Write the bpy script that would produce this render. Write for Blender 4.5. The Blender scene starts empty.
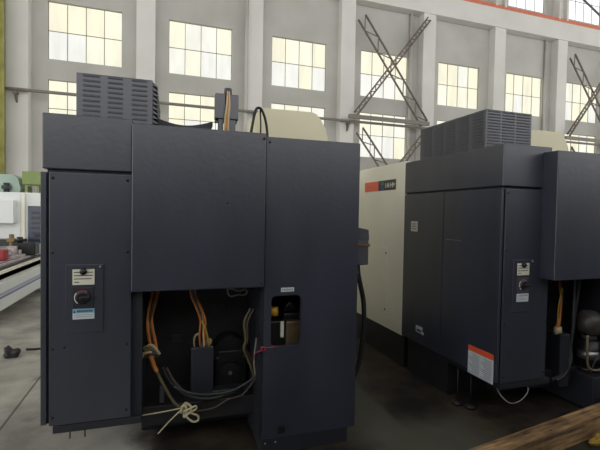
import bpy, bmesh, math, random
from mathutils import Vector, Matrix
random.seed(7)
scn = bpy.context.scene
col = scn.collection

# ------------------------------------------------------------------ materials
def s2l(c):
    return tuple(((v / 255) / 12.92 if v / 255 <= .04045 else ((v / 255 + .055) / 1.055) ** 2.4) for v in c)

def new_mat(name):
    m = bpy.data.materials.new(name); m.use_nodes = True
    nt = m.node_tree; nt.nodes.clear()
    return m, nt

def mat(name, rgb, rough=.5, metal=0, var=.12, scale=6, stretch=(1, 1, 1), bump=0, spec=.5, speck=0):
    """painted / metal / plastic surface with a little uneven colour"""
    m, nt = new_mat(name); N = nt.nodes.new; L = nt.links.new
    out = N('ShaderNodeOutputMaterial'); b = N('ShaderNodeBsdfPrincipled')
    L(b.outputs[0], out.inputs[0])
    tc = N('ShaderNodeTexCoord'); mp = N('ShaderNodeMapping'); mp.inputs['Scale'].default_value = stretch
    L(tc.outputs['Object'], mp.inputs[0])
    n = N('ShaderNodeTexNoise'); n.inputs['Scale'].default_value = scale; n.inputs['Detail'].default_value = 6
    L(mp.outputs[0], n.inputs[0])
    c = s2l(rgb)
    r = N('ShaderNodeValToRGB')
    r.color_ramp.elements[0].position = .3; r.color_ramp.elements[1].position = .7
    r.color_ramp.elements[0].color = tuple(v * (1 - var) for v in c) + (1,)
    r.color_ramp.elements[1].color = tuple(min(1, v * (1 + var)) for v in c) + (1,)
    L(n.outputs[0], r.inputs[0]); L(r.outputs[0], b.inputs['Base Color'])
    b.inputs['Roughness'].default_value = rough; b.inputs['Metallic'].default_value = metal
    b.inputs['Specular IOR Level'].default_value = spec
    if bump:
        bp = N('ShaderNodeBump'); bp.inputs['Strength'].default_value = bump; bp.inputs['Distance'].default_value = .01
        n2 = N('ShaderNodeTexNoise'); n2.inputs['Scale'].default_value = scale * 12
        L(tc.outputs['Object'], n2.inputs[0]); L(n2.outputs[0], bp.inputs['Height']); L(bp.outputs[0], b.inputs['Normal'])
    return m

M = {}
M['paint'] = mat('dark blue grey machine paint', (43, 46, 59), .37, var=.2, scale=2.5, stretch=(2, 2, .6), bump=.08, spec=1.0)
M['paint_in'] = mat('dark grey inner paint', (34, 36, 44), .5, var=.15)
M['cast'] = mat('oily cast iron', (34, 34, 38), .5, var=.3, scale=9, bump=.2)
M['black'] = mat('black plastic', (20, 20, 22), .4)
M['rubber'] = mat('black rubber hose', (24, 24, 26), .55)
M['cream'] = mat('cream machine paint', (236, 233, 217), .45, var=.03, scale=2)
M['beige'] = mat('beige machine cover paint', (203, 197, 168), .5, var=.03, scale=2)
M['steel'] = mat('zinc steel', (150, 152, 155), .35, metal=.9)
M['ivory'] = mat('ivory sticker', (208, 206, 188), .5, var=.03)
M['paper'] = mat('pale grey sticker', (188, 194, 200), .5, var=.03)
M['ink'] = mat('black print', (38, 38, 42), .6)
M['greyink'] = mat('grey print', (128, 132, 138), .6)
M['blue'] = mat('light blue sticker header', (120, 168, 190), .5, var=.05)
M['orange'] = mat('orange red sticker header', (214, 84, 48), .5, var=.05)
M['red'] = mat('red sign paint', (232, 102, 76), .45, var=.05)
M['pink'] = mat('pink red cable tag', (170, 62, 84), .5)
M['darkgreen'] = mat('dark sign paint', (50, 54, 50), .45, var=.2)
M['signgreen'] = mat('green sign mark', (70, 122, 92), .5)
M['signblue'] = mat('blue sign mark', (60, 80, 140), .5)
M['white'] = mat('white print', (232, 232, 228), .5, var=.02)
M['cab_or'] = mat('orange brown cable', (172, 104, 50), .5, var=.2)
M['cab_ye'] = mat('yellow cable', (176, 148, 54), .5, var=.1)
M['cab_ol'] = mat('olive cable', (84, 78, 50), .5, var=.1)
M['cab_gr'] = mat('dark grey green hose', (44, 50, 50), .45, var=.15)
M['cab_br'] = mat('brown cable', (60, 50, 44), .5, var=.1)
M['cab_wh'] = mat('white wire', (120, 120, 116), .5, var=.03)
M['conn'] = mat('cream connector', (180, 166, 130), .5, var=.1)
M['rope'] = mat('cream rope', (180, 172, 138), .8, var=.15, scale=60)
M['yellow'] = mat('yellow cap', (222, 176, 52), .4, var=.1)
M['tank'] = mat('grimy translucent tank', (84, 70, 52), .35, var=.35, scale=12)
M['copper'] = mat('pale copper pipe', (128, 114, 96), .35, metal=.5)
M['motor'] = mat('greasy grey motor casing', (58, 54, 52), .45, var=.4, scale=14)
M['amber'] = mat('amber strip', (104, 76, 58), .5, var=.2)
M['grey'] = mat('mid grey plastic', (70, 70, 78), .5)
M['brace'] = mat('weathered steel bracing', (116, 106, 100), .7, var=.2)
M['pipe'] = mat('grey brown pipe paint', (124, 118, 110), .6, var=.1)
M['rail'] = mat('orange red rail paint', (206, 120, 92), .6, var=.12)
M['mullion'] = mat('dark window bar', (128, 122, 106), .6)
M['curtain'] = mat('olive yellow curtain', (150, 148, 80), .8, var=.25, scale=3)
M['gwhite'] = mat('white machine paint', (226, 230, 228), .4, var=.03, scale=2)
M['gblue'] = mat('blue stripe paint', (120, 122, 170), .5, var=.08)
M['gwin'] = mat('dark blue glazing', (58, 66, 86), .15, var=.3, scale=2)
M['ggreen'] = mat('pale green machine paint', (160, 182, 168), .5, var=.1)
M['gbox'] = mat('green box paint', (128, 146, 84), .5, var=.1)
M['redpart'] = mat('red plastic', (150, 44, 48), .4, var=.1)
M['mauve'] = mat('greasy steel fixture', (186, 176, 178), .4, metal=.2, var=.3, scale=14)
M['brass'] = mat('dull brass', (134, 112, 74), .4, metal=.3)
M['rag'] = mat('yellow rag', (176, 142, 60), .9, var=.3, scale=14)

def wood():
    m, nt = new_mat('weathered timber'); N = nt.nodes.new; L = nt.links.new
    out = N('ShaderNodeOutputMaterial'); b = N('ShaderNodeBsdfPrincipled'); L(b.outputs[0], out.inputs[0])
    tc = N('ShaderNodeTexCoord'); mp = N('ShaderNodeMapping'); mp.inputs['Scale'].default_value = (1.2, 14, 14)
    L(tc.outputs['Object'], mp.inputs[0])
    n = N('ShaderNodeTexNoise'); n.inputs['Scale'].default_value = 3; n.inputs['Detail'].default_value = 8
    L(mp.outputs[0], n.inputs[0])
    r = N('ShaderNodeValToRGB'); e = r.color_ramp.elements
    e[0].position = .3; e[0].color = s2l((78, 60, 44)) + (1,); e[1].position = .68; e[1].color = s2l((184, 146, 100)) + (1,)
    L(n.outputs[0], r.inputs[0])
    n2 = N('ShaderNodeTexNoise'); n2.inputs['Scale'].default_value = 5; L(tc.outputs['Object'], n2.inputs[0])
    r2 = N('ShaderNodeValToRGB'); r2.color_ramp.elements[0].position = .4; r2.color_ramp.elements[1].position = .62
    r2.color_ramp.elements[0].color = (.28, .26, .26, 1); r2.color_ramp.elements[1].color = (1, 1, 1, 1)
    L(n2.outputs[0], r2.inputs[0])
    mx = N('ShaderNodeMixRGB'); mx.blend_type = 'MULTIPLY'; mx.inputs[0].default_value = .6
    L(r.outputs[0], mx.inputs[1]); L(r2.outputs[0], mx.inputs[2]); L(mx.outputs[0], b.inputs['Base Color'])
    b.inputs['Roughness'].default_value = .8
    bp = N('ShaderNodeBump'); bp.inputs['Strength'].default_value = .4; bp.inputs['Distance'].default_value = .01
    L(n.outputs[0], bp.inputs['Height']); L(bp.outputs[0], b.inputs['Normal'])
    return m
M['wood'] = wood()

def plaster(a, b_):
    m, nt = new_mat('grey white painted plaster'); N = nt.nodes.new; L = nt.links.new
    out = N('ShaderNodeOutputMaterial'); b = N('ShaderNodeBsdfPrincipled'); L(b.outputs[0], out.inputs[0])
    tc = N('ShaderNodeTexCoord')
    n = N('ShaderNodeTexNoise'); n.inputs['Scale'].default_value = .7; n.inputs['Detail'].default_value = 7
    L(tc.outputs['Object'], n.inputs[0])
    r = N('ShaderNodeValToRGB'); e = r.color_ramp.elements
    e[0].position = .3; e[0].color = s2l(a) + (1,); e[1].position = .7; e[1].color = s2l(b_) + (1,)
    L(n.outputs[0], r.inputs[0]); L(r.outputs[0], b.inputs['Base Color'])
    b.inputs['Roughness'].default_value = .85
    return m
M['plaster'] = plaster((176, 175, 168), (192, 190, 185))
M['plaster2'] = plaster((208, 206, 201), (219, 218, 213))

def floor_mat():
    m, nt = new_mat('stained workshop concrete'); N = nt.nodes.new; L = nt.links.new
    out = N('ShaderNodeOutputMaterial'); b = N('ShaderNodeBsdfPrincipled'); L(b.outputs[0], out.inputs[0])
    geo = N('ShaderNodeNewGeometry')
    def math_(op, a, c=None, d=None, clamp=False):
        q = N('ShaderNodeMath'); q.operation = op; q.use_clamp = clamp
        for i, v in enumerate((a, c, d)):
            if v is None: continue
            if isinstance(v, (int, float)): q.inputs[i].default_value = v
            else: L(v, q.inputs[i])
        return q.outputs[0]
    def noise(s, det=6, off=0):
        q = N('ShaderNodeTexNoise'); q.inputs['Scale'].default_value = s; q.inputs['Detail'].default_value = det
        q.inputs['Roughness'].default_value = .6
        mp = N('ShaderNodeMapping'); mp.inputs['Location'].default_value = (off, off * .7, 0)
        L(geo.outputs['Position'], mp.inputs[0]); L(mp.outputs[0], q.inputs[0]); return q.outputs[0]
    sx = N('ShaderNodeSeparateXYZ'); L(geo.outputs['Position'], sx.inputs[0])
    nz = math_('MULTIPLY', math_('SUBTRACT', noise(2.2), .5), .55)
    X0, Y0 = sx.outputs[0], sx.outputs[1]
    X = math_('ADD', X0, nz); Y = math_('ADD', Y0, math_('MULTIPLY', math_('SUBTRACT', noise(2.0, 6, 5), .5), .55))
    def step(v, a, w):
        q = N('ShaderNodeMapRange'); q.interpolation_type = 'SMOOTHSTEP'
        q.inputs['From Min'].default_value = a - w; q.inputs['From Max'].default_value = a + w
        L(v, q.inputs[0]); return q.outputs[0]
    def inv(v): return math_('SUBTRACT', 1, v)
    def box(x0, x1, y0, y1, w, X=X, Y=Y):
        a = math_('MULTIPLY', step(X, x0, w), inv(step(X, x1, w)))
        c = math_('MULTIPLY', step(Y, y0, w), inv(step(Y, y1, w)))
        return math_('MULTIPLY', a, c)
    # oily stains with shade painted into their colour, round the right machine (its near edge is a straight joint), and under the bay of the left one
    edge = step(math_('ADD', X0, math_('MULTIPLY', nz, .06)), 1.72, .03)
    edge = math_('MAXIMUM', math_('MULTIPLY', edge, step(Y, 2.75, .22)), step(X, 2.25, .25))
    oil_shade = math_('MULTIPLY', edge, inv(step(X, 6.5, .5)))
    oil_shade = math_('MULTIPLY', oil_shade, math_('MULTIPLY', step(Y, 1.6, .3), inv(step(Y, 5.6, .5))))
    oil_shade = math_('MAXIMUM', oil_shade, box(-.12, 1.30, 1.2, 4.6, .14))
    oil_shade = math_('MAXIMUM', oil_shade, math_('MULTIPLY', box(1.2, 2.0, 3.5, 5.4, .25), .9))
    # concrete
    r = N('ShaderNodeValToRGB'); e = r.color_ramp.elements
    e[0].position = .33; e[0].color = s2l((128, 126, 118)) + (1,); e[1].position = .66; e[1].color = s2l((182, 180, 172)) + (1,)
    L(noise(1.6, 9, 2), r.inputs[0])
    # grime near the camera, darkened further by shade mixed into the colour
    grime_shade = math_('MULTIPLY', box(.9, 9, -3, 3.6, .25), .92)
    mw = N('ShaderNodeMixRGB'); L(grime_shade, mw.inputs[0]); L(r.outputs[0], mw.inputs[1]); mw.inputs[2].default_value = s2l((60, 61, 52)) + (1,)
    # small blotches
    bl = N('ShaderNodeValToRGB'); bl.color_ramp.elements[0].position = .60; bl.color_ramp.elements[1].position = .72
    L(noise(3.1, 5, 9), bl.inputs[0])
    mb = N('ShaderNodeMixRGB'); L(math_('MULTIPLY', bl.outputs[0], .45), mb.inputs[0]); L(mw.outputs[0], mb.inputs[1]); mb.inputs[2].default_value = s2l((86, 82, 74)) + (1,)
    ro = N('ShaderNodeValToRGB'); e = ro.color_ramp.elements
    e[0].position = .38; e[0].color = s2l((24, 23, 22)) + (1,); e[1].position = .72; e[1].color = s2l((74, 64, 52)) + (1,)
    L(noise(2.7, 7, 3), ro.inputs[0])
    mo = N('ShaderNodeMixRGB'); L(math_('MULTIPLY', oil_shade, 1.0), mo.inputs[0]); L(mb.outputs[0], mo.inputs[1]); L(ro.outputs[0], mo.inputs[2])
    # joints of the concrete slabs
    jx = math_('LESS_THAN', math_('ABSOLUTE', math_('SUBTRACT', X0, -1.135)), .009)
    mj = N('ShaderNodeMixRGB'); L(math_('MULTIPLY', jx, .75), mj.inputs[0]); L(mo.outputs[0], mj.inputs[1]); mj.inputs[2].default_value = s2l((60, 58, 54)) + (1,)
    L(mj.outputs[0], b.inputs['Base Color'])
    b.inputs['Specular IOR Level'].default_value = .3
    rr = math_('SUBTRACT', .74, math_('MULTIPLY', oil_shade, .12)); L(rr, b.inputs['Roughness'])
    bp = N('ShaderNodeBump'); bp.inputs['Strength'].default_value = .15; bp.inputs['Distance'].default_value = .01
    L(noise(14, 6), bp.inputs['Height']); L(bp.outputs[0], b.inputs['Normal'])
    return m
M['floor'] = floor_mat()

def pane_mat():
    """frosted, slightly yellowed panes lit from outside by daylight: one tint per pane"""
    m, nt = new_mat('daylit frosted glass'); N = nt.nodes.new; L = nt.links.new
    out = N('ShaderNodeOutputMaterial'); em = N('ShaderNodeEmission'); L(em.outputs[0], out.inputs[0])
    at = N('ShaderNodeAttribute'); at.attribute_name = 'tint'; at.attribute_type = 'GEOMETRY'
    tc = N('ShaderNodeTexCoord'); n = N('ShaderNodeTexNoise'); n.inputs['Scale'].default_value = 1.3; n.inputs['Detail'].default_value = 4
    mp = N('ShaderNodeMapping'); mp.inputs['Scale'].default_value = (2.2, 1, .5); L(tc.outputs['Object'], mp.inputs[0]); L(mp.outputs[0], n.inputs[0])
    r = N('ShaderNodeValToRGB'); r.color_ramp.elements[0].position = .3; r.color_ramp.elements[1].position = .6
    r.color_ramp.elements[0].color = (.88, .88, .90, 1); r.color_ramp.elements[1].color = (1, 1, 1, 1)
    L(n.outputs[0], r.inputs[0])
    mx = N('ShaderNodeMixRGB'); mx.blend_type = 'MULTIPLY'; mx.inputs[0].default_value = 1
    L(at.outputs['Color'], mx.inputs[1]); L(r.outputs[0], mx.inputs[2]); L(mx.outputs[0], em.inputs[0])
    em.inputs[1].default_value = 1.12
    return m
M['pane'] = pane_mat()

# ------------------------------------------------------------------ mesh builder
class MB:
    def __init__(s): s.bm = bmesh.new()
    def _merge(s, t, m, smooth):
        mp = {v: s.bm.verts.new(v.co) for v in t.verts}
        for f in t.faces:
            try: g = s.bm.faces.new([mp[v] for v in f.verts])
            except ValueError: continue
            g.material_index = m; g.smooth = smooth
        t.free()
    def box(s, x0, x1, y0, y1, z0, z1, bev=0, m=0, seg=2, mtx=None):
        t = bmesh.new(); bmesh.ops.create_cube(t, size=1)
        for v in t.verts:
            v.co = Vector((x0 + (v.co.x + .5) * (x1 - x0), y0 + (v.co.y + .5) * (y1 - y0), z0 + (v.co.z + .5) * (z1 - z0)))
        if bev: bmesh.ops.bevel(t, geom=t.edges[:], offset=bev, segments=seg, affect='EDGES', profile=.5)
        if mtx is not None: t.transform(mtx)
        s._merge(t, m, False); return s
    def prism(s, poly, axis, a, b, m=0, bev=0, smooth=False):
        """poly: 2-D outline; axis 'x': (y,z), 'y': (x,z), 'z': (x,y)"""
        t = bmesh.new()
        def P(p, w): return {'x': (w, p[0], p[1]), 'y': (p[0], w, p[1]), 'z': (p[0], p[1], w)}[axis]
        A = [t.verts.new(P(p, a)) for p in poly]; B = [t.verts.new(P(p, b)) for p in poly]
        t.faces.new(A); t.faces.new(B[::-1]); n = len(poly)
        for i in range(n): t.faces.new((A[i], B[i], B[(i + 1) % n], A[(i + 1) % n]))
        bmesh.ops.recalc_face_normals(t, faces=t.faces[:])
        if bev: bmesh.ops.bevel(t, geom=t.edges[:], offset=bev, segments=2, affect='EDGES', profile=.5)
        s._merge(t, m, smooth); return s
    def cyl(s, p0, p1, r0, r1=None, n=16, m=0, caps=True):
        r1 = r0 if r1 is None else r1
        p0, p1 = Vector(p0), Vector(p1); d = (p1 - p0).normalized()
        u = d.orthogonal().normalized(); w = d.cross(u); t = bmesh.new()
        A = [t.verts.new(p0 + r0 * (math.cos(2 * math.pi * i / n) * u + math.sin(2 * math.pi * i / n) * w)) for i in range(n)]
        B = [t.verts.new(p1 + r1 * (math.cos(2 * math.pi * i / n) * u + math.sin(2 * math.pi * i / n) * w)) for i in range(n)]
        fs = [t.faces.new((A[i], A[(i + 1) % n], B[(i + 1) % n], B[i])) for i in range(n)]
        if caps: t.faces.new(A[::-1]); t.faces.new(B)
        for f in fs: f.tag = True
        mp = {v: s.bm.verts.new(v.co) for v in t.verts}
        for f in t.faces:
            g = s.bm.faces.new([mp[v] for v in f.verts]); g.material_index = m; g.smooth = f.tag
        t.free(); return s
    def lathe(s, prof, c, axis='z', n=20, m=0):
        t = bmesh.new(); rings = []
        for r, h in prof:
            ring = []
            for i in range(n):
                a = 2 * math.pi * i / n; p = {'z': (r * math.cos(a), r * math.sin(a), h), 'y': (r * math.cos(a), h, r * math.sin(a)), 'x': (h, r * math.cos(a), r * math.sin(a))}[axis]
                ring.append(t.verts.new(Vector(c) + Vector(p)))
            rings.append(ring)
        for a, b in zip(rings, rings[1:]):
            for i in range(n): t.faces.new((a[i], a[(i + 1) % n], b[(i + 1) % n], b[i]))
        t.faces.new(rings[0][::-1]); t.faces.new(rings[-1])
        bmesh.ops.recalc_face_normals(t, faces=t.faces[:])
        s._merge(t, m, True); return s
    def tube(s, pts, r, n=8, m=0, sub=8, rib=0):
        pts = [Vector(p) for p in pts]; P = []
        if len(pts) > 2:
            q = [2 * pts[0] - pts[1]] + pts + [2 * pts[-1] - pts[-2]]
            for i in range(1, len(q) - 2):
                for k in range(sub):
                    t = k / sub; a, b, c, d = q[i - 1:i + 3]
                    P.append(.5 * ((2 * b) + (c - a) * t + (2 * a - 5 * b + 4 * c - d) * t * t + (3 * b - a - 3 * c + d) * t ** 3))
            P.append(pts[-1])
        else: P = pts
        rings = []; u = None
        for i, p in enumerate(P):
            d = (P[min(i + 1, len(P) - 1)] - P[max(i - 1, 0)]).normalized()
            if u is None: u = d.orthogonal().normalized()
            u = (u - d * u.dot(d)).normalized(); w = d.cross(u)
            rr = r * (1 + (rib if i % 2 else -rib))
            rings.append([s.bm.verts.new(p + rr * (math.cos(2 * math.pi * k / n) * u + math.sin(2 * math.pi * k / n) * w)) for k in range(n)])
        for a, b in zip(rings, rings[1:]):
            for k in range(n):
                f = s.bm.faces.new((a[k], a[(k + 1) % n], b[(k + 1) % n], b[k])); f.smooth = True; f.material_index = m
        f = s.bm.faces.new(rings[0][::-1]); f.material_index = m; f = s.bm.faces.new(rings[-1]); f.material_index = m
        return s
    def build(s, name, mats, parent=None):
        me = bpy.data.meshes.new(name); s.bm.normal_update(); s.bm.to_mesh(me); s.bm.free()
        for k in (mats if isinstance(mats, (list, tuple)) else [mats]): me.materials.append(M[k])
        o = bpy.data.objects.new(name, me); col.objects.link(o); o.parent = parent
        return o

def tag(o, label, cat, group=None):
    o['label'] = label; o['category'] = cat
    if group: o['group'] = group
    return o
def thing(name, label, cat, loc=(0, 0, 0), rz=0, group=None):
    o = bpy.data.objects.new(name, None); col.objects.link(o)
    o.location = loc; o.rotation_euler = (0, 0, rz); o.empty_display_size = .2
    return tag(o, label, cat, group)
def struct(o): o['kind'] = 'structure'; return o
def copy_tree(o, parent=None):
    c = o.copy(); col.objects.link(c); c.parent = parent
    for ch in list(o.children): copy_tree(ch, c)
    return c

# ------------------------------------------------------------------ the hall
WO = Vector((-3.9704, 16.4533, 0)); WR = .0063
U0, U1 = -16.8, 36.8          # extent of the window wall
PER, WW = 4.0, 2.37
ROWS = [(4.16, 6.12), (6.82, 8.82), (12.1, 14.2)]
TOP = 15.0

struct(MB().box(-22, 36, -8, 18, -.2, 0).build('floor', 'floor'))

def wall_obj(o): o.location = WO; o.rotation_euler = (0, 0, WR); return o
KS = list(range(-4, 9))
w = MB()
zs = [0] + [z for r in ROWS for z in r] + [TOP]
for i in range(len(zs) - 1):
    if i % 2 == 0: w.box(U0, U1, 0, .35, zs[i], zs[i + 1])
    else:
        x = U0
        for k in KS:
            w.box(x, k * PER, 0, .35, zs[i], zs[i + 1]); x = k * PER + WW
        w.box(x, U1, 0, .35, zs[i], zs[i + 1])
struct(wall_obj(w.build('wall_windows', 'plaster'))); w = MB()
for k in KS + [9]:                                                # pilasters
    c = k * PER - .8
    w.box(c - .32, c + .32, -.4, .01, 0, 11.65)
    w.box(c - .32, c - .20, -.4, .01, 11.65, TOP); w.box(c + .2, c + .32, -.4, .01, 11.65, TOP)
    w.box(c - .2, c + .2, -.2, .01, 11.65, TOP)
struct(wall_obj(w.build('trim_3', 'plaster2')))
# crane beam carried by the pilasters
bmm = MB().box(U0, U1, -.45, -.02, 10.7, 11.66, .01)
struct(wall_obj(bmm.build('trim_1', 'plaster2')))
rl = MB().box(U0, U1, -.38, -.2, 11.66, 11.80); rl.box(U0, U1, -.46, -.36, 11.58, 11.69)
struct(wall_obj(rl.build('trim_2', 'rail')))

TINTS = [(.94, .91, .70), (.95, .92, .73), (.93, .90, .70), (.96, .93, .73), (.92, .91, .77), (.93, .89, .69), (.91, .90, .80), (.96, .94, .76)]
def window(n, k, row):
    z0, z1 = ROWS[row]; u0 = k * PER
    f = MB(); b = .011
    f.box(u0, u0 + WW, .10, .16, z0, z0 + .015); f.box(u0, u0 + WW, .10, .16, z1 - .015, z1)
    f.box(u0, u0 + .015, .10, .16, z0, z1); f.box(u0 + WW - .015, u0 + WW, .10, .16, z0, z1)
    for q in range(1, 4): f.box(u0 + WW * q / 4 - b, u0 + WW * q / 4 + b, .10, .16, z0, z1)
    f.box(u0, u0 + WW, .10, .16, (z0 + z1) / 2 - b, (z0 + z1) / 2 + b)
    fo = f.build('window_%d' % n, 'mullion'); struct(wall_obj(fo))
    p = MB(); cols = []
    for a in range(4):
        for c in range(2):
            p.box(u0 + WW * a / 4, u0 + WW * (a + 1) / 4, .12, .135, z0 + (z1 - z0) * c / 2, z0 + (z1 - z0) * (c + 1) / 2)
            t = random.choice(TINTS)
            if row == 2: t = (1.15, 1.17, 1.2)
            elif c == 0 and random.random() < .5: t = (.89, .89, .82)
            cols += [t] * 6
    po = p.build('pane', 'pane', fo)
    at = po.data.attributes.new('tint', 'FLOAT_COLOR', 'FACE')
    for i, t in enumerate(cols): at.data[i].color = t + (1,)
    return fo
n = 1
for row in range(3):
    for k in KS:
        window(n, k, row); n += 1

# long pipe on brackets along the wall, thicker strut inside the braced bay
def wl(o): return wall_obj(o)
pp = MB().cyl((U0, -.55, 5.53), (U1, -.55, 5.53), .055, n=10)
pipe = wl(pp.build('wall_pipe', 'pipe')); tag(pipe, 'long horizontal grey pipe running along the window wall between window rows', 'pipe')
for k in KS:
    c = k * PER - .8
    b = MB().box(c - .06, c + .06, -.62, -.40, 5.38, 5.47).prism([(-.40, 5.12), (-.62, 5.38), (-.40, 5.38)], 'x', c - .03, c + .03)
    b.build('pipe_bracket', 'brace', pipe)

def lattice(name, label, a, b, wd, v=-.5, group=None):
    """flat steel lattice girder from a to b (u,z), wd wide"""
    a, b = Vector((a[0], 0, a[1])), Vector((b[0], 0, b[1])); d = (b - a); L = d.length; d.normalize()
    nrm = Vector((d.z, 0, -d.x)); t = thing(name, label, 'brace', WO, WR, group)
    off = Vector((0, v, 0))
    for sgn in (-1, 1):
        o = nrm * sgn * wd / 2 + off
        MB().tube([a + o, b + o], .045, n=4).build('chord', 'brace', t)
    m = MB(); k = max(3, int(L / (wd * 1.15))); 
    for i in range(k):
        p = a + d * (L * i / k) + nrm * wd / 2 * (1 if i % 2 else -1) + off
        q = a + d * (L * (i + 1) / k) - nrm * wd / 2 * (1 if i % 2 else -1) + off
        m.tube([p, q], .022, n=4)
    m.build('lacing', 'brace', t)
    return t
for bay, where in ((0, 'middle of the photo'), (12, 'far right of the photo')):
    lattice('lattice_brace', 'wide lattice brace sloping down across the upper window, %s' % where, (11.75 + bay, 9.95), (14.95 + bay, 5.75), .42)
    lattice('lattice_brace', 'narrow lattice brace rising right across the upper window, %s' % where, (11.5 + bay, 5.85), (15.0 + bay, 10.35), .17, -.62)
    lattice('lattice_brace', 'lattice brace sloping down right from below the strut, %s' % where, (11.75 + bay, 5.2), (14.95 + bay, 1.2), .38)
    lattice('lattice_brace', 'lattice brace rising right to just below the strut, %s' % where, (11.55 + bay, 1.2), (14.95 + bay, 5.3), .2, -.62)
    s = wl(MB().box(11.1 + bay, 15.0 + bay, -.84, -.74, 5.6, 5.76).build('steel_strut', 'pipe'))
    tag(s, 'horizontal steel strut crossing the braced bay, %s' % where, 'strut')
s = wl(MB().tube([(24.0, -.5, 13.1), (26.4, -.5, 11.9)], .05, n=4).build('tie_rod', 'brace'))
tag(s, 'thin steel rod sloping across the top right window above the orange rail', 'rod')
# drain pipes beside pilasters
for u, lb in ((6.86, 'white vertical drain pipe on the pilaster left of the braced bay'), (14.42, 'white vertical drain pipe beside the pilaster right of the braced bay'), (22.42, 'white vertical drain pipe beside the far right pilaster')):
    d = wl(MB().cyl((u, -.47 if u < 8 else -.1, 0), (u, -.47 if u < 8 else -.1, 10.7), .07, n=10).build('drain_pipe', 'plaster')); tag(d, lb, 'pipe')

# olive curtain at the far left
cu = MB(); prof = []
for i in range(41):
    u = -2.9 + i * 1.9 / 40; prof.append((u, -.95 + .05 * math.sin(i * 1.3)))
prof2 = [(u, v + .012) for u, v in prof][::-1]
cu.prism(prof + prof2, 'z', 2.4, 13)
tag(wl(cu.build('curtain', 'curtain')), 'olive yellow curtain hanging down at the left edge of the photo', 'curtain')

# ------------------------------------------------------------------ machining centre
def screw(x, y, z, parent, r=.008, mk='black'):
    MB().lathe([(r, 0), (r, -.004), (r * .6, -.007)], (x, y, z), 'y', 10).build('screw', mk, parent)

def louvre(mb, face, pos, a, b, zc, h=.022, d=.016):
    """a pressed louvre hood; face: 'y' (towards -y at y=pos), 'x-' or 'x+'"""
    poly = [(0, h * .7), (-d, -h * .25), (-d * .9, -h * .45), (0, -h * .2)]
    if face == 'y': mb.prism([(pos + p, zc + q) for p, q in poly], 'x', a, b)
    elif face == 'x-': mb.prism([(pos + p, zc + q) for p, q in poly], 'y', a, b)
    else: mb.prism([(pos - p, zc + q) for p, q in poly], 'y', a, b)

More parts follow.
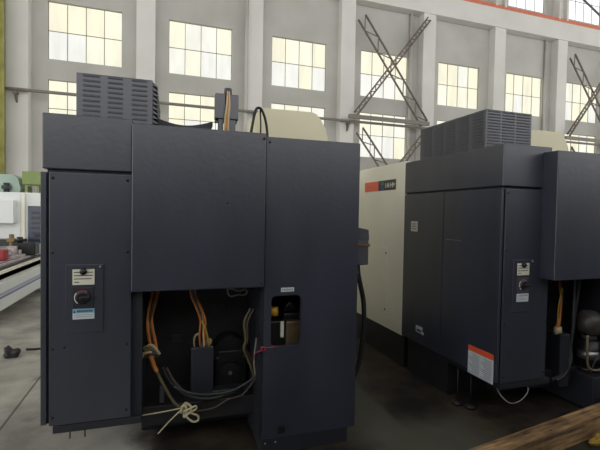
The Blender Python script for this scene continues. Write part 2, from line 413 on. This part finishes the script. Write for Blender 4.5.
def machine(loc, rz, label, second):
    t = thing('machining_centre', label, 'machine', loc, rz)
    cu0, pr, zc0, zc1 = (.385, .13, 1.135, 2.10) if second else (.472, .06, 1.12, 2.11)
    # electrical cabinet
    MB().box(.02, .475, .02, 1.27, .36, 1.83).build('cabinet_body', 'paint_in', t)
    for a, b in ((.0, .655), (.662, 1.285)):
        sp = MB().box(.0 if second else -.010, .02, a, b, .36, 1.812, .003).build('side_panel', 'paint', t)
    d = MB().box(.034, .47, -.004, .022, .352, 1.812, .004).build('cabinet_door', 'paint', t)
    for x in (.052, .445):
        for z in (.40, .80, 1.355, 1.78): screw(x, -.004, z, d)
    if not second: screw(.112, -.004, .806, d)
    MB().box(0, .47, -.006, 1.287, 1.83, 2.143, .006).build('cabinet_top', 'paint', t)
    MB().box(.05, .53, .005, 1.25, .300, .345, .004).build('sill', 'paint_in', t)
    # louvred box on top
    lx = .59 if second else .57
    lv = MB().box(.11, lx, .3, 1.2, 2.143, 2.476, .006)
    if second:
        cols, rows = ((.125, .255), (.275, .405), (.425, .570)), 13
    else:
        cols, rows = ((.15, .25), (.295, .385), (.44, .535)), 10
    for a, b in cols:
        for i in range(rows): louvre(lv, 'y', .3, a, b, 2.175 + i * (.285 / (rows - 1)) , h=.115 / rows, d=.0045)
    for k in range(5):
        a = .335 + k * .17
        for i in range(12): louvre(lv, 'x-', .11, a, a + .12, 2.175 + i * .0259, h=.0095, d=.0055)
        for i in range(10): louvre(lv, 'x+', lx, a, a + .12, 2.175 + i * .031, h=.026, d=.03)
    lv.build('louvre_box', 'paint', t)
    # switch plate with stickers and rotary switch
    sp = MB().box(.118, .318, -.010, -.004, .885, 1.283, .002).build('switch_plate', 'paint', t)
    screw(.300, -.010, 1.268, sp, .007, 'steel')
    st = MB().box(.155, .270, -.0125, -.010, 1.166, 1.256)
    for i, (a, b) in enumerate(((.162, .262), (.162, .262), (.162, .255), (.164, .19))):
        st.box(a, b, -.0132, -.0125, 1.236 - i * .019, 1.241 - i * .019, m=1)
    st.build('instruction_sticker', ['ivory', 'ink'], sp)
    MB().lathe([(.019, 0), (.019, -.012), (.013, -.02)], (.212, -.0125, 1.243), 'y', 16).build('lock_knob', 'black', sp)
    rs = MB().box(.156, .266, -.014, -.010, 1.03, 1.148, .002, m=1)
    rs.lathe([(.040, 0), (.040, -.008), (.030, -.012)], (.208, -.014, 1.094), 'y', 24, m=1)
    for i in range(15):                                   # printed arc round the knob
        a = math.radians(60 + i * 12); r = .037
        x, z = .208 + r * math.cos(a), 1.094 + r * math.sin(a)
        rs.box(x - .005, x + .005, -.0225, -.0215, z - .005, z + .005, m=2 if i < 7 else 3)
    rs.cyl((.208, -.022, 1.094), (.208, -.036, 1.094), .026, n=20, m=0)
    rs.box(.198, .25, -.046, -.034, 1.082, 1.102, .004, m=0)
    rs.build('rotary_switch', ['black', 'grey' if second else 'paint_in', 'pink', 'white'], sp)
    bs = MB().box(.156, .27, -.0125, -.010, .966, 1.000).box(.156, .27, -.0125, -.010, 1.000, 1.026, m=1)
    bs.prism([(.160, 1.004), (.172, 1.004), (.166, 1.020)], 'y', -.0132, -.0125, m=2)
    for i in range(8): bs.box(.180 + i * .0105, .187 + i * .0105, -.0132, -.0125, 1.006, 1.019, m=2)
    for i in range(2): bs.box(.164, .262, -.0132, -.0125, .989 - i * .011, .992 - i * .011, m=3)
    bs.build('warning_sticker', ['paper', 'blue' if not second else 'paper', 'gwin' if not second else 'greyink', 'greyink'], sp)
    # big rear cover
    rc = MB().box(cu0, 1.272, -pr, .10, zc0, zc1, .006).build('rear_cover', 'paint', t)
    screw(1.258, -pr, zc1 - .035, rc, .009); screw(1.254, -pr, zc0 + .03, rc, .007)
    if not second: screw(1.03, -pr, 1.66, rc, .006, 'paint_in')
    # right column with its tall door
    colm = MB().box(1.262, 1.285, 0, .45, .1, 2.09).box(1.905, 1.925, 0, .45, .1, 2.09).box(1.285, 1.905, .43, .45, .1, 2.09).box(1.285, 1.905, 0, .43, 2.07, 2.09).box(1.285, 1.905, 0, .43, .1, .12)
    colm.build('column_shell', 'paint_in', t)
    x0, x1, z0, z1, a0, a1, b0, b1, r = 1.280, 1.944, .105, 2.094, 1.327, 1.533, .716, 1.056, .035
    y0, y1 = -.034, -.002
    dp = MB().box(x0, a0, y0, y1, z0, z1).box(a1, x1, y0, y1, z0, z1).box(a0, a1, y0, y1, z0, b0).box(a0, a1, y0, y1, b1, z1)
    for cx, cz, sx, sz in ((a0, b0, 1, 1), (a1, b0, -1, 1), (a0, b1, 1, -1), (a1, b1, -1, -1)):
        ccx, ccz = cx + sx * r, cz + sz * r
        arc = [(ccx - sx * r * math.cos(q), ccz - sz * r * math.sin(q)) for q in [math.pi / 2 * i / 8 for i in range(9)]]
        dp.prism([(cx, cz)] + arc, 'y', y0, y1)
    dp = dp.build('column_door', 'paint', t)
    screw(1.30, y0, 2.06, dp); 
    ls = MB().box(1.391, 1.481, y0 - .002, y0, 1.081, 1.108)
    for i in range(7): ls.box(1.398 + i * .0112, 1.405 + i * .0112, y0 - .003, y0 - .002, 1.088, 1.101, m=1)
    ls.build('label', ['paper', 'greyink'], dp)['label'] = 'small white label above the door window'
    MB().box(1.27, 1.890, -.03, .45, 0, .105, .004).build('column_base', 'paint_in', t)
    for x in (1.30, 1.37): screw(x, -.03, .075, dp, .006, 'steel')
    MB().box(1.385, 1.43, -.05, -.034, .135, .19, .006).build('latch', 'black', t)
    # lubricator behind the door window
    lt = MB().box(1.455, 1.62, .06, .30, .62, .855, .012, m=0).build('lubricator_tank', 'tank', t)
    lt['label'] = 'grimy brown lubricant tank behind the door window'
    MB().cyl((1.385, .13, .885), (1.385, .13, .945), .032, n=16).build('filler_cap', 'yellow', lt)['label'] = 'yellow filler cap'
    MB().box(1.33, 1.452, .062, .30, .60, .86, .006).build('lubricator_bracket', 'black', lt)
    MB().box(1.413, 1.438, .045, .062, .75, .86, .004).build('sight_glass', 'ivory', lt)
    pu = MB().box(1.45, 1.60, .10, .28, .855, .90, .006).cyl((1.52, .18, .90), (1.52, .18, .98), .055, n=18).tube([(1.46, .12, .90), (1.47, .10, .95), (1.50, .10, .985)], .012)
    pu.build('lubricator_pump', 'black', lt)
    # machine core and front enclosure
    MB().box(.50, 1.90, .50, 2.60, .0, 2.05, .01).box(1.40, 2.2, 1.15, 1.3, 2.0, 2.17, .005).build('machine_bed', 'cast', t)
    MB().box(.52, 1.27, .17, .52, .19, .32, .006).build('bed_ledge', 'cast', t)
    en = MB().box(0, 2.2, 1.287, 2.75, .35, 2.16, .006).build('front_enclosure', 'cream', t)
    MB().box(.06, 2.14, 1.32, 2.7, 0, .352).build('enclosure_base', 'cast', t)
    # sign on the white side panel
    sg = MB().box(-.004, 0, 1.83, 2.165, 1.877, 1.99, m=0).box(-.004, 0, 1.46, 1.83, 1.877, 1.99, m=1)
    sg.box(-.006, -.004, 1.71, 1.775, 1.935, 1.975, m=2).box(-.006, -.004, 1.71, 1.775, 1.885, 1.925, m=3)
    for i, wq in enumerate((.018, .03, .03, .018, .034, .012)):
        v = 1.675 - i * .036
        if v - wq < 1.47: break
        sg.box(-.006, -.004, v - wq * .35, v, 1.905, 1.958, m=4)
        if i % 2: sg.box(-.006, -.004, v - wq, v, 1.925, 1.935, m=4)
    sg.box(-.006, -.004, 1.475, 1.55, 1.935, 1.942, m=4)
    for i in range(9): sg.box(-.006, -.004, 2.13 - i * .03 - .018, 2.13 - i * .03, 1.92, 1.948, m=5)
    sg.build('sign', ['red', 'darkgreen', 'signgreen', 'signblue', 'white', 'rail'], t)['label'] = 'red and black brand sign on the white side panel'
    hp = MB().box(-.004, 0, 1.60, 2.35, .49, 1.24, .002).build('side_hatch', 'cream', t)
    for z in (.55, 1.18): MB().lathe([(.012, 0), (.012, -.004)], (-.004, 1.625, z), 'x', 10).build('screw', 'grey', hp)
    l1 = MB().box(-.003, 0, 1.045, 1.155, 1.445, 1.545)
    for i in range(3): l1.box(-.004, -.003, 1.062, 1.138, 1.465 + i * .024, 1.475 + i * .024, m=1)
    l1.build('label', ['ivory', 'greyink'], t)['label'] = 'small ivory label on the dark side panel'
    l2 = MB().box(-.003, 0, .925, 1.03, .468, .53); l2.box(-.004, -.003, .94, 1.015, .48, .498, m=1)
    l2.cyl((-.003, .91, .475), (-.012, .91, .475), .012, m=0).build('label', ['paper', 'ink'], t)
    if second:
        sk = MB().box(-.003, 0, .031, .300, .338, .520).box(-.003, 0, .031, .300, .520, .563, m=1)
        for c in (.045, .175):
            for i in range(11): sk.box(-.0038, -.003, c, c + .11 - (i * 7 % 4) * .012, .352 + i * .0145, .357 + i * .0145, m=2)
        sk.build('safety_sticker', ['paper', 'orange', 'greyink'], t)['label'] = 'white safety sticker with an orange red header'
        MB().box(-.001, 0, .42, .62, 1.395, 1.400, mtx=None).build('scratch', 'greyink', t)
    # studs and levelling feet below the cabinet
    for x, y in () if second else ((.13, .06), (.21, .06)): MB().cyl((x, y, .235), (x, y, .31), .004, n=8).build('stud', 'cast', t)
    for x, y in ((.03, .45), (.09, .36)) if second else ((.1, 1.15), (.4, .9)):
        MB().cyl((x, y, .0), (x, y, .31), .006, n=10).lathe([(.045, 0), (.045, .02), (.02, .035)], (x, y, 0)).build('levelling_foot', 'rubber', t)
    if second: MB().box(.06, .50, .62, 1.25, 0, .31).build('cabinet_base', 'cast', t)
    # sloping beige cover on top
    MB().prism([(1.50, 2.16), (1.50, 2.60), (2.01, 2.605), (2.06, 2.59), (2.11, 2.54), (2.165, 2.44), (2.185, 2.36), (2.19, 2.16)], 'y', 1.22, 1.95, bev=.008).build('column_cover', 'beige', t)
    if second: return t
    # conduit head with cable bundle, hose loop and cable carrier
    ch = MB().box(.995, 1.07, .42, .50, 2.285, 2.47, .006).box(1.095, 1.165, .42, .50, 2.285, 2.47, .006).box(1.0, 1.16, .46, .52, 2.27, 2.475)
    ch.box(1.02, 1.055, .43, .48, 2.08, 2.285).box(1.095, 1.145, .43, .48, 2.08, 2.285)
    ch.build('conduit_head', 'paint', t)
    cb = MB()
    for i in range(3): cb.tube([(1.062 + i * .013, .40, 2.06), (1.062 + i * .012, .395, 2.25), (1.075 + i * .009, .39, 2.38), (1.086 + i * .004, .43, 2.49)], .008, n=6, m=i % 2)
    cb.build('cable_bundle', ['conn', 'cab_or'], t)
    MB().cyl((1.09, .45, 2.47), (1.09, .45, 2.515), .028, n=12).build('cable_gland', 'grey', t)
    MB().tube([(1.235, .40, 2.06), (1.258, .40, 2.20), (1.285, .40, 2.35), (1.312, .40, 2.385), (1.345, .41, 2.36), (1.378, .42, 2.26), (1.398, .42, 2.06)], .010, n=8).build('hose', 'rubber', t)
    MB().tube([(1.33, .43, 2.38), (1.335, .43, 2.28), (1.335, .43, 2.19)], .006, n=8).build('hose', 'rubber', t)
    pf = [(.57 + i * .03, 2.265 - .045 * math.sin(i / 14 * math.pi) * (1 if i < 14 else 0) + (.03 if i == 0 else 0)) for i in range(15)]
    MB().prism([(x, z + .022) for x, z in pf] + [(x, z - .05 * (1 - i / 20)) for i, (x, z) in list(enumerate(pf))[::-1]], 'y', .55, .68).build('cable_carrier', 'paint_in', t)
    return t

m1 = machine((-.6678, 2.6607, 0), -.0087, 'dark blue grey machining centre with wiring bay open at its back, left of the photo', False)
m2 = machine((2.3477, 2.4330, 0), .0099, 'dark machining centre with cream side panel and orange headed sticker, right of the photo', True)

# ---- left machine: what sits in the open bay
P = lambda u, v, z: (u, v, z)
MB().box(.835, .99, .27, .40, .19, .655, .006).build('junction_box', 'paint', m1)
MB().tube([(.86, .30, .65), (.855, .25, .73), (.875, .22, .765), (.905, .22, .755), (.91, .25, .70)], .007).build('wire', 'conn', m1)
def bundle(name, pts, k, r, mats, spread, parent, off=.0):
    b = MB()
    for i in range(k):
        dx = (i - (k - 1) / 2) * spread
        b.tube([(x + dx * (1 + .4 * math.sin(j * 1.7 + i)), y + .01 * math.cos(i * 2 + j), z) for j, (x, y, z) in enumerate(pts)], r, n=6, m=i % len(mats))
    return b.build(name, mats, parent)
bundle('cable', [(.61, .15, 1.14), (.592, .15, 1.02), (.57, .15, .92), (.565, .15, .85), (.585, .15, .76), (.60, .15, .69), (.575, .15, .66)], 3, .011, ['cab_or', 'cab_br', 'cab_or'], .014, m1)
bundle('cable', [(.835, .2, 1.14), (.85, .2, 1.04), (.885, .2, .93), (.90, .2, .86), (.905, .2, .76), (.915, .22, .68)], 4, .007, ['cab_or', 'cab_br', 'conn', 'cab_or'], .011, m1)
MB().tube([(.90, .19, .86), (.925, .19, .80), (.945, .21, .72), (.955, .23, .68)], .007, m=0).build('cable', 'cab_ye', m1)
for x in (.915, .957): MB().cyl((x, .3, .65), (x - .002, .25, .705), .019, n=12).build('connector', 'conn', m1)
cn = MB()
for i, (dx, dz) in enumerate(((0, 0), (.012, .028), (.02, -.02), (.03, .045), (-.01, .02))):
    cn.tube([(.515, .12 + i * .01, .66 + dz), (.545 + dx, .11, .70 + dz), (.575 + dx, .11, .70 + dz * .5), (.60 + dx, .13, .665 + dz * .3)], .010, n=6, m=i % 3)
cn.build('connector_bundle', ['conn', 'cab_ol', 'cab_br'], m1)
MB().tube([(.545, .12, .70), (.58, .12, .66), (.60, .12, .60), (.615, .12, .57)], .014, m=0).build('cable', 'cab_or', m1)
MB().tube([(.615, .12, .57), (.66, .12, .47), (.72, .12, .36), (.78, .11, .305)], .010).build('cable', 'cab_ol', m1)
bundle('hose', [(.66, .20, .56), (.72, .18, .46), (.82, .16, .375), (.95, .15, .345), (1.08, .15, .36), (1.2, .15, .40), (1.272, .15, .46)], 2, .010, ['cab_gr', 'cab_br'], .02, m1)
MB().tube([(.72, .14, .45), (.84, .13, .395), (.98, .13, .375), (1.12, .13, .39), (1.27, .14, .46)], .009).build('hose', 'cab_gr', m1)
MB().tube([(.86, .11, .28), (.98, .11, .29), (1.07, .11, .335), (1.13, .12, .34), (1.18, .12, .36), (1.265, .13, .45)], .007).build('cable', 'cab_br', m1)
bundle('cable', [(1.24, .17, .93), (1.20, .17, .84), (1.205, .17, .72), (1.19, .17, .66), (1.215, .17, .60), (1.255, .15, .50), (1.262, .15, .44)], 2, .010, ['cab_ol', 'cab_br'], .016, m1)
MB().tube([(1.265, .12, .74), (1.255, .12, .66), (1.25, .12, .56), (1.262, .12, .47)], .007).build('cable', 'cab_wh', m1)
MB().tube([(1.07, .16, 1.045), (1.065, .16, 1.075), (1.085, .16, 1.08), (1.14, .16, 1.062), (1.185, .16, 1.07), (1.20, .16, 1.05), (1.18, .16, 1.03), (1.14, .16, 1.035), (1.09, .16, 1.025), (1.07, .16, 1.045)], .0055, sub=6).build('wire', 'cab_wh', m1)
MB().tube([(1.19, .16, 1.06), (1.255, .16, 1.07)], .004).build('wire', 'cab_br', m1)
# red tag on a cable
tg = MB().box(1.258, 1.288, -.046, -.040, .70, .728, .002).box(1.265, 1.281, -.048, -.046, .708, .72, m=1).tube([(1.288, -.043, .716), (1.34, -.05, .722), (1.372, -.05, .724)], .002).tube([(1.262, -.04, .70), (1.242, .02, .67), (1.236, .10, .60)], .004)
tg.build('cable_tag', ['pink', 'black'], m1)['label'] = 'pink red plastic tag wired to the cables'
# motor
mo = MB().box(1.005, 1.235, .32, .50, .27, .56, .015).cyl((1.12, .34, .56), (1.12, .50, .56), .13, n=28)
mo.cyl((1.11, .32, .45), (1.11, .29, .45), .07, n=24).box(1.03, 1.20, .31, .33, .52, .60, .006)
mm = mo.build('motor', 'black', m1)
MB().cyl((1.108, .29, .449), (1.108, .275, .449), .014, n=14).build('motor_shaft', 'steel', mm)
MB().box(.98, 1.26, .24, .50, .315, .35, .01).build('motor_bracket', 'cast', m1)
MB().box(1.02, 1.10, .485, .50, .86, .93, .004).build('terminal_box', 'paint_in', m1)
MB().box(.70, .78, .47, .505, .63, .70, .004).build('valve_block', 'paint_in', m1)
MB().box(.63, .66, .20, .24, .32, .44, .006).build('bracket', 'grey', m1)
MB().box(.47, .53, .03, .48, .345, 1.12).build('bay_side', 'paint_in', m1)
# terminal box and hose on the right flank
pb = MB().box(1.925, 2.09, .09, .24, 1.23, 1.41, .008).prism([(1.925, 1.41), (2.09, 1.41), (2.09, 1.44), (2.085, 1.49), (1.925, 1.52)], 'y', .09, .24).box(1.97, 2.098, .083, .245, 1.365, 1.388, .004, m=1)
pb.build('flank_box', ['grey', 'amber'], m1)['label'] = 'grey box with an amber strip on the right flank'
MB().tube([(2.03, .15, 1.26), (2.035, .15, 1.17), (2.055, .15, 1.08), (2.085, .15, .95), (2.093, .15, .80), (2.085, .15, .66), (2.06, .15, .48), (2.0, .15, .36), (1.93, .2, .32)], .018, n=10).build('hose', 'rubber', m1)
MB().cyl((2.027, .15, 1.12), (2.024, .15, 1.19), .02, n=12).build('hose_fitting', 'paint_in', m1)
gb = MB().cyl((1.99, .14, .95), (2.0, .14, 1.11), .02, n=12)
for z in (.98, 1.03, 1.06): gb.box(1.99, 2.012, .118, .122, z, z + .012, m=1)
gb.build('tag_strip', ['ivory', 'ink'], m1)

# rope knotted round the cables in the left machine's bay
A = Matrix.Translation((-.6678, 2.6607, 0)) @ Matrix.Rotation(-.0087, 4, 'Z')
def W(p): return tuple(A @ Vector(p))
rp = MB()
rp.tube([W(p) for p in ((.53, .09, .308), (.62, .09, .312), (.70, .09, .318), (.775, .09, .325))], .0045)
rp.tube([W(p) for p in ((.626, .085, .178), (.68, .085, .235), (.735, .09, .285), (.775, .09, .318))], .0045)
rp.tube([W(p) for p in ((.765, .075, .30), (.775, .07, .345), (.795, .07, .345), (.80, .075, .29), (.785, .085, .27), (.79, .11, .34), (.81, .08, .35), (.83, .07, .33), (.825, .075, .29))], .008)
rp.tube([W(p) for p in ((.78, .07, .31), (.82, .065, .325), (.855, .07, .335), (.86, .075, .315), (.82, .07, .295), (.80, .07, .275), (.84, .07, .235), (.872, .075, .235), (.873, .075, .265), (.84, .075, .285), (.80, .08, .30))], .007)
tag(rp.build('rope', 'rope'), 'cream rope tied in a knot round the cable at the bottom of the left machine', 'rope')

# ---- right machine: what sits in its bay
bundle('cable', [(.815, .15, 1.16), (.805, .15, 1.05), (.81, .15, .93), (.795, .15, .80), (.775, .15, .70), (.772, .16, .66)], 3, .009, ['cab_or', 'cab_br', 'cab_or'], .013, m2)
MB().tube([(.80, .14, 1.02), (.765, .14, .84), (.765, .14, .70)], .005).build('wire', 'cab_ye', m2)
for x in (.765, .795): MB().cyl((x, .15, .63), (x, .15, .69), .02, n=12).build('connector', 'conn', m2)
MB().box(.755, .86, .10, .22, .20, .64, .006).build('junction_box', 'paint_in', m2)
bundle('hose', [(.985, .15, 1.16), (.98, .15, 1.02), (.955, .15, .82), (.945, .15, .66), (.93, .15, .52), (.90, .12, .40), (.80, .10, .30), (.66, .08, .28)], 2, .014, ['cab_gr', 'rubber'], .022, m2)
MB().box(.98, 1.27, -.02, .50, .02, .30, .006).build('coolant_tray', 'paint_in', m2)
pm = MB().cyl((1.14, .15, .30), (1.14, .15, .56), .085, n=24).lathe([(.10, 0), (.10, .02), (.085, .03)], (1.14, .15, .30), n=24)
pm = pm.build('pump', 'black', m2)
MB().lathe([(.055, 0), (.095, .02), (.11, .08), (.10, .15), (.06, .20), (.02, .21)], (1.14, .15, .60), n=24).build('pump_motor', 'motor', pm)
MB().cyl((1.14, .15, .40), (1.14, .15, .47), .087, n=24).build('band', 'steel', pm)
MB().cyl((1.14, .15, .555), (1.14, .15, .60), .06, n=18).build('coupling', 'motor', pm)
MB().tube([(1.03, .08, .62), (1.02, .07, .50), (1.02, .06, .38), (1.04, .04, .34), (1.10, .03, .335), (1.22, .03, .34), (1.26, .06, .34)], .011).build('copper_pipe', 'copper', m2)
MB().tube([(1.04, .05, .30), (1.05, .02, .42), (1.16, .0, .52), (1.25, .05, .48)], .006).build('wire', 'cab_br', m2)
MB().box(.47, .50, .03, .48, .345, 1.13).build('bay_side', 'paint_in', m2)
MB().tube([(.06, .06, .305), (.07, .02, .25), (.12, -.02, .205), (.22, -.02, .215), (.31, 0, .265), (.345, .05, .305)], .004).build('wire', 'cab_wh', m2)

# ------------------------------------------------------------------ floor things
def place(o, x, y, z=0, rz=0): o.location = (x, y, z); o.rotation_euler = (0, 0, rz); return o
tb = MB().box(-1.25, 1.25, -.06, .06, 0, .15, .006)
tb = tb.build('timber_beam', 'wood'); 
ang = math.atan2(.234, 1.372)
ux, uy = math.cos(ang), math.sin(ang)
cx = 2.45; cyf = 2.095 + (cx - 1.907) * .1706
place(tb, cx + .06 * uy, cyf - .06 * ux, 0, ang); tag(tb, 'long weathered wooden beam lying on the floor at the bottom right', 'beam')
for x, y in ((-.62, -.02), (-.15, .025), (.05, -.03)):
    MB().lathe([(.012, .1505), (.012, .149)], (x, y, 0), n=12).build('nail_hole', 'black', tb)
def crumple(name, label, cat, x, y, sx, sy, sz, mk, seed):
    rnd = random.Random(seed); t = bmesh.new(); bmesh.ops.create_icosphere(t, subdivisions=3, radius=1)
    ph = [rnd.uniform(0, 6) for _ in range(6)]
    for v in t.verts:
        p = v.co; k = 1 + .18 * math.sin(5 * p.x + ph[0]) + .15 * math.sin(6 * p.y + ph[1]) + .12 * math.sin(7 * p.z + 3 * p.x + ph[2])
        v.co = Vector((p.x * sx * k, p.y * sy * k, max(0, (p.z + .55) * sz * k)))
    b = MB(); b._merge(t, 0, True); o = b.build(name, mk); place(o, x, y); tag(o, label, cat); return o
crumple('rag', 'crumpled yellow rag on the floor in front of the wooden beam', 'rag', 2.98, 2.085, .13, .04, .03, 'rag', 3)
crumple('scrap', 'small dark scrap lying on the pale floor left of the left machine', 'scrap', -1.58, 5.13, .07, .05, .07, 'cast', 5)
cp = MB().tube([(-1.50, 5.34, .012), (-1.38, 5.33, .012), (-1.26, 5.36, .012)], .012); tag(cp.build('rod', 'rubber'), 'short dark rod on the floor beside the left machine', 'rod')

# ------------------------------------------------------------------ white machine in the next aisle
g = thing('grinding_machine', 'long white machine with blue striped bed and dark glazed cabinet, left edge of the photo', 'machine', (-2.15, 6.4, 0))
bed = MB().box(-1.1, 0, .0, 2.9, .19, .57, .012).build('bed', 'gwhite', g)
for z in (.36, .405, .425): MB().box(0, .003, .05, 2.85, z, z + (.03 if z < .38 else .009)).build('stripe', 'gblue', bed)
for y in (.12, 2.7):
    for x in (-.10, -1.0): MB().box(x - .05, x + .05, y - .05, y + .05, 0, .19, .004).build('foot', 'gwhite', g)
MB().box(-1.0, -.10, .05, 2.85, .57, .66, .006).build('slideway', 'cast', g)
tbl = MB().box(-.98, -.22, .15, 2.7, .66, .745, .006)
for x in (-.9, -.74, -.58, -.42, -.3): tbl.box(x - .012, x + .012, .14, 2.71, .742, .747, m=1)
tbl.build('work_table', ['mauve', 'cast'], g)
MB().box(-.16, -.10, .1, 2.8, .57, .69, .004).build('table_rail', 'cream', g)
MB().box(-.22, -.16, .1, 2.8, .60, .72, .004).build('table_guard', 'black', g)
bc = MB().box(-2.2, .15, 2.95, 4.2, .0, 1.92, .01).build('cabinet', 'gwhite', g)
MB().box(-1.1, -.55, 2.90, 2.95, .02, 1.90, .006).build('cabinet_door', 'gwhite', g)
MB().box(-1.6, -.62, 2.72, 2.9, 1.32, 1.76, .01).build('control_box', 'gwhite', g)
wd = MB().box(-.44, -.13, 2.935, 2.955, .92, 1.66).build('cabinet_window', 'gwin', g)
for i in range(6): MB().box(-.38, -.18, 2.925, 2.935, 1.0 + i * .10, 1.045 + i * .10).build('louvre', 'grey', wd)
MB().box(-.54, -.48, 2.88, 2.95, .75, 1.9, .004).build('post', 'cream', g)
MB().box(-1.6, -.45, 2.6, 2.92, .90, 1.02, .006).build('dark_rail', 'cab_gr', g)
def gthing(name, label, cat, mb, mk):
    o = mb.build(name, mk); o.location = (-2.15, 6.4, 0); return tag(o, label, cat)
gthing('red_fixture', 'red plastic guard on the left end of the white machine table in view', 'fixture', MB().box(-.62, -.34, 1.42, 1.60, .745, .93, .03), 'redpart')
gthing('vise', 'grey steel vise in the middle of the white machine table', 'vise', MB().box(-.62, -.36, 1.70, 1.92, .745, .78, .008).box(-.60, -.46, 1.70, 1.75, .78, .87, .008).box(-.60, -.46, 1.84, 1.91, .78, .90, .008).cyl((-.52, 1.64, .82), (-.52, 1.76, .82), .015).cyl((-.40, 1.80, .78), (-.40, 1.80, .86), .02), 'mauve')
gthing('vise', 'second steel vise further along the white machine table', 'vise', MB().box(-.58, -.28, 2.0, 2.24, .745, .785, .008).box(-.55, -.40, 2.01, 2.06, .785, .90, .008).box(-.55, -.40, 2.17, 2.23, .785, .93, .008).cyl((-.47, 1.93, .83), (-.47, 2.03, .83), .016).cyl((-.33, 2.1, .785), (-.33, 2.1, .87), .022), 'mauve')
gthing('drive_unit', 'dark motor block at the far end of the white machine table', 'motor', MB().box(-.5, -.15, 2.3, 2.6, .745, .98, .02).cyl((-.42, 2.4, .98), (-.42, 2.4, 1.08), .05), 'black')
gthing('post_fitting', 'brass coloured fitting standing behind the white machine table', 'fitting', MB().cyl((-.60, 2.56, .745), (-.60, 2.56, 1.12), .04, n=14).box(-.66, -.54, 2.49, 2.58, .98, 1.05, .004), 'brass')
go = gthing('green_guard', 'pale green rounded guard standing on the white cabinet', 'guard', MB().prism([(-1.75, 1.92), (-.62, 1.92), (-.60, 2.0), (-.65, 2.20), (-.73, 2.27), (-1.75, 2.27)], 'y', 3.07, 3.5, bev=.01), 'ggreen')
gthing('pump_head', 'small teal pump in front of the pale green guard', 'pump', MB().cyl((-.82, 3.01, 1.92), (-.82, 3.01, 2.10), .05).box(-.9, -.74, 2.985, 3.025, 1.98, 2.05, .004), 'cab_gr')
gb_ = MB().box(-.56, -.05, 3.0, 3.4, 2.08, 2.34, .01)
for x in (-.50, -.3, -.12): gb_.box(x - .02, x + .02, 3.05, 3.35, 1.92, 2.06)
gthing('green_box', 'olive green box on short legs standing on the white cabinet', 'box', gb_, 'gbox')

# ------------------------------------------------------------------ light
wd = bpy.data.worlds.new('hall daylight'); scn.world = wd; wd.use_nodes = True
nt = wd.node_tree; bg = nt.nodes['Background']; bg.inputs[0].default_value = (1, .995, .98, 1); bg.inputs[1].default_value = 1.9

struct(MB().box(-22, 36, -11, 18, 15, 15.3).build('ceiling', 'plaster'))
# low dark wall added unseen behind the camera to shade floor and machine bottoms
struct(MB().box(-2.6, 30, -1.2, -1.0, 0, 2.7).build('light_block_wall', 'cast'))

# ------------------------------------------------------------------ camera
f, yaw, pitch, roll = 411.96, .3133, .0275, .0176
cy, sy = math.cos(yaw), math.sin(yaw)
fw = Vector((sy * math.cos(pitch), cy * math.cos(pitch), -math.sin(pitch))); r = Vector((cy, -sy, 0)); u = r.cross(fw)
rr = math.cos(roll) * r + math.sin(roll) * u; uu = -math.sin(roll) * r + math.cos(roll) * u
cam = bpy.data.cameras.new('camera'); co = bpy.data.objects.new('camera', cam); col.objects.link(co)
cam.sensor_fit = 'HORIZONTAL'; cam.sensor_width = 36; cam.lens = f / 600 * 36; cam.clip_start = .05; cam.clip_end = 200
co.matrix_world = Matrix(((rr.x, uu.x, -fw.x, 0), (rr.y, uu.y, -fw.y, 0), (rr.z, uu.z, -fw.z, 1.6), (0, 0, 0, 1)))
scn.camera = co
vs = scn.view_settings; vs.view_transform = 'Standard'; vs.look = 'None'; vs.gamma = 1; vs.use_curve_mapping = False; vs.exposure = 0
